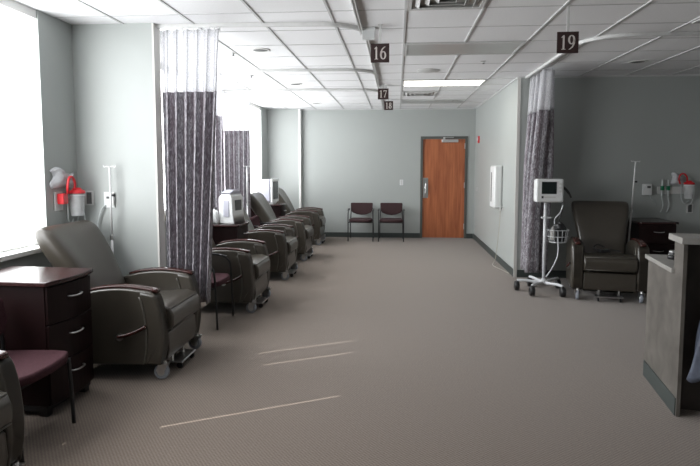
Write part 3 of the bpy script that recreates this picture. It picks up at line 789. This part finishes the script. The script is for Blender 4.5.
# alcove wall
t = thing('wall_dispenser', 'small white box with tube on alcove wall above cabinet', 'dispenser', (3.44, YA, 1.26), 0)
quick('dispenser_body', t, M['plastic'], (-.055, .055, -.07, 0, -.08, .08), bev=.01); quick('dispenser_slot', t, M['outlet'], (-.01, .035, -.072, -.069, .02, .05))
bm = BM(); tube(bm, smooth_path([(.04, -.03, -.08), (.06, -.03, -.13), (.10, -.03, -.16), (.13, -.03, -.22)], 5), .004, 6); obj('tubing', bm, M['tube'], t, True)
t = thing('gas_rail', 'white gas outlet rail with green flowmeters on alcove wall', 'rail', (3.74, YA, 1.27), 0)
quick('rail_body', t, M['louver'], (-.15, .20, -.02, 0, -.07, .03), bev=.004)
for x in (-.10, -.02):
    bm = BM(); box(bm, x - .018, x + .018, -.06, -.02, -.02, .04, bev=.004); obj('flowmeter_knob', bm, M['green'], t)
    bm = BM(); lathe(bm, [(.012, .04), (.012, .12), (.006, .125)], (x, -.04, 0), 'z', 12); lathe(bm, [(.014, -.02), (.014, -.10), (.004, -.12)], (x, -.04, 0), 'z', 12); obj('flow_tube', bm, M['flash'], t)
    bm = BM(); tube(bm, smooth_path([(x, -.04, -.12), (x + .02, -.04, -.22), (x - .01, -.04, -.33)], 5), .006, 6); obj('tubing', bm, M['tube'], t, True)
canister((3.97, YA, 1.33), 0, 'red lidded suction canister on the dark alcove wall')
pouch((3.84, YA - .022, 1.40), 0, 'clear bag of tubing beside the alcove suction canister', .17, .15)
plate('wall_outlet', 'dark outlet in pale plate below the alcove canister', 'outlet', (4.03, YA, 1.00), 0, .09, .13, M['louver'], M['outlet'])
plate('light_switch', 'small white light switch on the back wall beside the door', 'light switch', (.10, YB, 1.22), 0, .075, .12, M['plastic'], M['louver'])
# right wall items
t = thing('glove_dispenser', 'long white wall mounted dispenser with dark slot on right wall', 'dispenser', (XR, 9.32, 1.24), -PI / 2)
bm = BM(); box(bm, -.22, .22, -.13, 0, -.34, .35, bev=.03, seg=3); obj('dispenser_body', bm, M['plastic'], t, 'auto')
quick('dispenser_slot', t, M['outlet'], (-.09, -.03, -.1335, -.129, -.24, .24))
t = thing('wall_hook', 'small steel hook and cord below the white dispenser', 'hook', (XR, 9.02, .94), -PI / 2)
quick('hook_plate', t, M['steel'], (-.015, .015, -.05, 0, -.01, .01), (-.01, .01, -.055, -.04, -.07, .05))
bm = BM(); tube(bm, smooth_path([(-.05, -.03, -.03), (-.02, -.05, -.3), (.01, -.08, -.6), (-.02, -.10, -.83), (-.05, -.13, -.915), (.10, -.15, -.932), (.45, -.08, -.932), (.7, -.03, -.932)], 8), .005, 6)
obj('hanging_cord', bm, M['cord'], t, True)
t = thing('fire_strobe', 'small red and white fire alarm high on right wall', 'fire alarm', (XR, 11.75, 2.12), -PI / 2)
quick('alarm_body', t, M['redp'], (-.05, .05, -.03, 0, -.07, .07), bev=.004); quick('strobe_lens', t, M['plastic'], (-.03, .03, -.045, -.03, -.02, .045), bev=.003)
plate('thermostat', 'small thermostat plate on right wall nearest the door', 'thermostat', (XR, 11.9, 1.10), -PI / 2, .07, .09, M['louver'])

# ------------------------------------------------------------------ white machine, wrapped things and monitor
t = thing('bedside_machine', 'bulky white medical machine with grey window on cabinet top', 'medical machine', (-2.05, 6.86, .871), PI / 2 - .25); t.scale = (1.05, 1.0, 1.08)
bm = BM(); prism(bm, [(-.10, 0), (.12, 0), (.12, .30), (.07, .345), (-.04, .345), (-.07, .30), (-.08, .12)], -.13, .13, 'yz', bev=.015, seg=3); obj('machine_body', bm, M['plastic'], t, 'auto')
quick('machine_window', t, M['outlet'], (-.07, .07, -.084, -.066, .15, .27), bev=.004)
bm = BM(); prism(bm, [(-.13, .34), (-.11, .362), (-.05, .385), (.05, .385), (.11, .362), (.13, .34)], -.05, .08, 'xz', bev=.008); obj('machine_lid', bm, M['greybag'], t, 'auto')
quick('side_window', t, M['greybag'], (-.137, -.128, -.03, .05, .08, .27), bev=.003)
def lump(name, label, cat, loc, sx, sy, sz, seed, m, group=None):
    bm = BM(); bmesh.ops.create_icosphere(bm, subdivisions=4, radius=1)
    rr = random.Random(seed); ks = [(rr.uniform(2, 7), rr.uniform(2, 7), rr.uniform(2, 7), rr.uniform(0, 6)) for _ in range(6)]
    for v in bm.verts:
        d_ = 1 + sum(.07 * math.sin(a * v.co.x + b * v.co.y + c * v.co.z + e) for a, b, c, e in ks)
        z = v.co.z * d_
        v.co = Vector((v.co.x * d_ * sx, v.co.y * d_ * sy, max(0, z * .9 + .45) * sz))
    o = obj(name, bm, m, None, True, loc); return tag(o, label, cat, group)
lump('plastic_bag', 'crumpled clear plastic bag beside the white machine', 'plastic bag', (-2.27, 6.76, .871), .085, .07, .125, 3, M['plastic'])
t = thing('bottle', 'white bottle with dark cap wedged between bag and machine', 'bottle', (-2.29, 6.92, .871))
bm = BM(); lathe(bm, [(.028, 0), (.03, .01), (.03, .13), (.012, .16)], seg=16); obj('bottle_body', bm, M['plastic'], t, 'auto')
bm = BM(); lathe(bm, [(.016, .16), (.016, .19), (.001, .192)], seg=12); obj('cap', bm, M['blackplastic'], t)
t = thing('patient_monitor', 'boxy white monitor standing on the far cabinet', 'monitor', (-2.36, 10.38, .871), PI / 2 - .10); t.scale = (.9, .9, .92)
bm = BM(); box(bm, -.20, .20, -.04, .19, .05, .50, bev=.02, seg=3); obj('monitor_casing', bm, M['greybag'], t, 'auto')
bm = BM(); box(bm, -.205, .205, -.10, -.055, .04, .51, bev=.012, seg=2); obj('bezel', bm, M['plastic'], t, 'auto')
quick('monitor_screen', t, M['screen'], (-.165, .165, -.103, -.0985, .10, .46)); quick('monitor_stand', t, M['plastic'], (-.10, .10, -.08, .10, 0, .06), bev=.008)

# ------------------------------------------------------------------ vital signs stand
cx, cy = 1.85, 7.15
t = thing('vital_signs_stand', 'white rolling vital signs monitor stand by the right curtain', 'monitor stand', (cx, cy, 0))
for k, a in enumerate((170, 232, 300, 42, 108)):
    ar = math.radians(a); R = .32; ux, uy = math.cos(ar), math.sin(ar)
    bm = BM(); tube(bm, smooth_path([(0, 0, .115), (ux * .10, uy * .10, .125), (ux * .22, uy * .22, .135), (ux * R, uy * R, .132)], 5), [.022] * 6 + [.017] * 10, 8)
    obj('base_leg', bm, M['cartwhite'], t, True)
    bm = BM(); P = Vector((ux * R, uy * R, .063)); lathe(bm, [(.04, -.03), (.058, -.026), (.062, -.01), (.062, .01), (.058, .026), (.04, .03)], P, 'x', 18); tube(bm, [(P.x, P.y, .10), (P.x, P.y, .13)], .012, 8)
    obj('caster', bm, M['blackplastic'], t, 'auto')
bm = BM(); lathe(bm, [(.055, .09), (.055, .13), (.03, .15), (.024, .17)], seg=16); obj('base_hub', bm, M['cartwhite'], t, 'auto')
bm = BM(); tube(bm, [(0, 0, .13), (0, 0, 1.15)], .0185, 14); obj('pole', bm, M['cartwhite'], t, True)
bm = BM(); box(bm, -.05, .07, -.02, .02, .93, .95, bev=.004); lathe(bm, [(.026, .92), (.026, .96)], seg=14); obj('bracket', bm, M['cartwhite'], t)
bm = BM(); box(bm, -.135, .20, -.075, .075, 1.135, 1.425, bev=.025, seg=3); mh = obj('monitor_head', bm, M['plastic'], t, 'auto')
bm = BM(); box(bm, -.07, .11, -.079, -.073, 1.24, 1.39, bev=.002); obj('screen', bm, M['screen'], mh)
bm = BM(); box(bm, -.07, -.045, -.079, -.073, 1.185, 1.215, bev=.002); obj('power_button', bm, M['blackplastic'], mh)
bm = BM()
for k in range(3): box(bm, .14, .17, -.079, -.073, 1.26 + k * .045, 1.285 + k * .045, bev=.003)
box(bm, -.04, .10, -.079, -.073, 1.19, 1.21, bev=.002); obj('side_button', bm, M['louver'], mh)
bm = BM(); tube(bm, smooth_path([(.19, .02, 1.33), (.23, .02, 1.31), (.28, .01, 1.25), (.31, 0, 1.19)], 4), [.016] * 9 + [.012] * 4, 8); tube(bm, smooth_path([(.19, .03, 1.30), (.22, .03, 1.2), (.20, .02, 1.0), (.17, 0, .9)], 5), .007, 6)
obj('probe_cable', bm, M['blackplastic'], t, True)
bm = BM()   # wire basket
for z, rx in ((.79, .135), (.71, .125), (.64, .10)): tube(bm, [(.155 + rx * math.cos(a), -.02 + .10 * math.sin(a), z) for a in [k * PI / 10 for k in range(20)]], .004, 6, closed=True)
for k in range(14):
    a = k * PI / 7; tube(bm, [(.155 + .125 * math.cos(a), -.02 + .10 * math.sin(a), .79), (.155 + .10 * math.cos(a), -.02 + .10 * math.sin(a), .64)], .003, 5)
lathe(bm, [(.10, .635), (.10, .64)], (.155, -.02, 0), 'z', 20)
obj('basket', bm, M['cartwhite'], t)
bm = BM(); tube(bm, smooth_path([(.22, .02, 1.10), (.19, .03, 1.0), (.13, .05, .90), (.14, -.06, .72), (.13, -.13, .50), (.08, -.10, .33), (.02, -.04, .20)], 6), .008, 8); obj('white_hose', bm, M['cartwhite'], t, True)
lump('pressure_cuff', 'black folded pressure cuff in the monitor stand basket', 'cuff', (cx + .17, cy - .02, .645), .075, .06, .17, 5, M['blackplastic'])
lump('crumpled_wrapper', 'pale crumpled wrapper at front of the monitor stand basket', 'wrapper', (cx + .085, cy - .05, .67), .03, .035, .12, 9, M['lam'])
t = thing('handset', 'black corded handset lying on the alcove recliner seat', 'handset', (2.50, 6.90, .553), .4)
bm = BM(); box(bm, -.10, .06, -.035, .035, -.003, .035, bev=.012, seg=3); obj('handset_body', bm, M['blackplastic'], t, 'auto')
bm = BM(); tube(bm, smooth_path([(.05, 0, .02), (.10, .03, .02), (.15, .0, .012), (.17, -.06, .012), (.13, -.10, .012)], 5), .007, 6); tube(bm, smooth_path([(-.08, .03, .02), (-.10, .08, .05), (-.02, .10, .08), (.04, .06, .05)], 5), .010, 6); obj('cord', bm, M['blackplastic'], t, True)

# ------------------------------------------------------------------ nurse counter at right
t = thing('service_counter', 'mottled grey laminate counter with raised end at right edge', 'counter', (1.775, 3.60, 0), -.15)
quick('side_panel', t, M['mottled'], (0, .04, .17, .74, .0, .895)); quick('front_panel', t, M['mottled'], (.04, 1.2, .70, .74, 0, .895))
quick('toe_kick', t, M['base'], (-.006, -.0005, .015, .735, 0, .115))
quick('lower_worktop', t, M['lam'], (-.02, 1.2, .15, .76, .895, .925), bev=.003)
quick('end_panel', t, M['mottled'], (0, .022, 0, .17, 0, 1.11)); quick('recess_panel', t, M['shadelam'], (.022, 1.2, .13, .165, 0, 1.11))  # recess panel sits shallow, its dark colour paints the deeper shade
quick('upper_worktop', t, M['lam'], (-.03, 1.25, -.06, .20, 1.11, 1.15), bev=.003)
t = thing('tape_dispenser', 'small round black and silver container on the lower counter', 'container', (1.97, 4.13, .925))
bm = BM(); lathe(bm, [(.034, 0), (.040, .006), (.041, .022), (.036, .028)], seg=20); obj('container_base', bm, M['blackplastic'], t, 'auto')
bm = BM(); lathe(bm, [(.037, .028), (.037, .036)], seg=20); lathe(bm, [(.031, .050), (.033, .056), (.026, .062), (.001, .063)], seg=20); obj('silver_band', bm, M['chrome'], t, 'auto')
bm = BM(); lathe(bm, [(.036, .036), (.034, .050)], seg=20); obj('dark_band', bm, M['blackplastic'], t)
t = thing('pen', 'black pen lying beside the round container', 'pen', (2.03, 4.03, .931), -.9)
bm = BM(); tube(bm, [(-.06, 0, 0), (.05, 0, 0)], .006, 8); obj('barrel', bm, M['blackplastic'], t); bm = BM(); tube(bm, [(.05, 0, 0), (.062, 0, 0)], [.006, .002], 8); obj('tip', bm, M['chrome'], t)
# hanging bag
t = thing('plastic_bag', 'slate blue plastic bag hanging in the counter recess', 'bag', (1.80, 3.60, .0))
bm = BM(); rings = []
for j in range(15):
    v = j / 14; z = .80 - .55 * v; w = .02 + .085 * v ** .8; d_ = .012 + .035 * math.sin(PI * min(1, v * .85 + .05))
    ring = []
    for k in range(24):
        a = 2 * PI * k / 24; wr = 1 + .12 * math.sin(5 * a + 4 * v) + .06 * math.sin(9 * a - 7 * v)
        ring.append((.16 - .02 * v + w * math.cos(a) * wr, -.01 + d_ * math.sin(a) * wr, z + .02 * math.sin(3 * a) * v))
    rings.append(ring)
loft(bm, rings); obj('bag_body', bm, M['bag'], t, True)
bm = BM(); tube(bm, smooth_path([(.14, -.01, .79), (.12, .0, .86), (.155, .02, .91), (.19, .0, .86), (.18, -.01, .79)], 5), .006, 6); box(bm, .14, .17, .02, .12, .905, .915); obj('bag_handle', bm, M['green'], t, True)

# ------------------------------------------------------------------ camera, light, world
f = 560.; TP = 45 / 560.; VPX, VPY = 397., 165.5
th = math.atan(TP); psi = math.atan((VPX - 350) * math.cos(th) / f)
fw = Vector((-math.sin(psi) * math.cos(th), math.cos(psi) * math.cos(th), -math.sin(th)))
cd = bpy.data.cameras.new('camera'); cam = bpy.data.objects.new('camera', cd); COL.objects.link(cam)
cam.location = (0, 0, 1.59); cam.rotation_euler = fw.to_track_quat('-Z', 'Y').to_euler()
cd.sensor_width = 36; cd.lens = 36 * f / 700; cd.shift_y = -(233 - f * TP - VPY) / 700; cd.clip_start = .05
sc.camera = cam

w = bpy.data.worlds.new('World'); sc.world = w; w.use_nodes = True
bg = w.node_tree.nodes['Background']; bg.inputs[0].default_value = (.75, .87, 1, 1); bg.inputs[1].default_value = 1.5
sun = bpy.data.lights.new('sun', 'SUN'); so = bpy.data.objects.new('sun', sun); COL.objects.link(so)
az, el = math.radians(28), math.radians(42)
dv = Vector((math.cos(az) * math.cos(el), math.sin(az) * math.cos(el), -math.sin(el)))
so.rotation_euler = dv.to_track_quat('-Z', 'Y').to_euler(); so.location = (-8, -2, 8)
sun.energy = 10; sun.angle = .003; sun.color = (1, .95, .88)

sc.view_settings.view_transform = 'Standard'; sc.view_settings.look = 'None'; sc.view_settings.gamma = 1; sc.view_settings.use_curve_mapping = False
sc.view_settings.exposure = 0.12
sc.cycles.max_bounces = 10; sc.cycles.diffuse_bounces = 5; sc.cycles.sample_clamp_indirect = 6
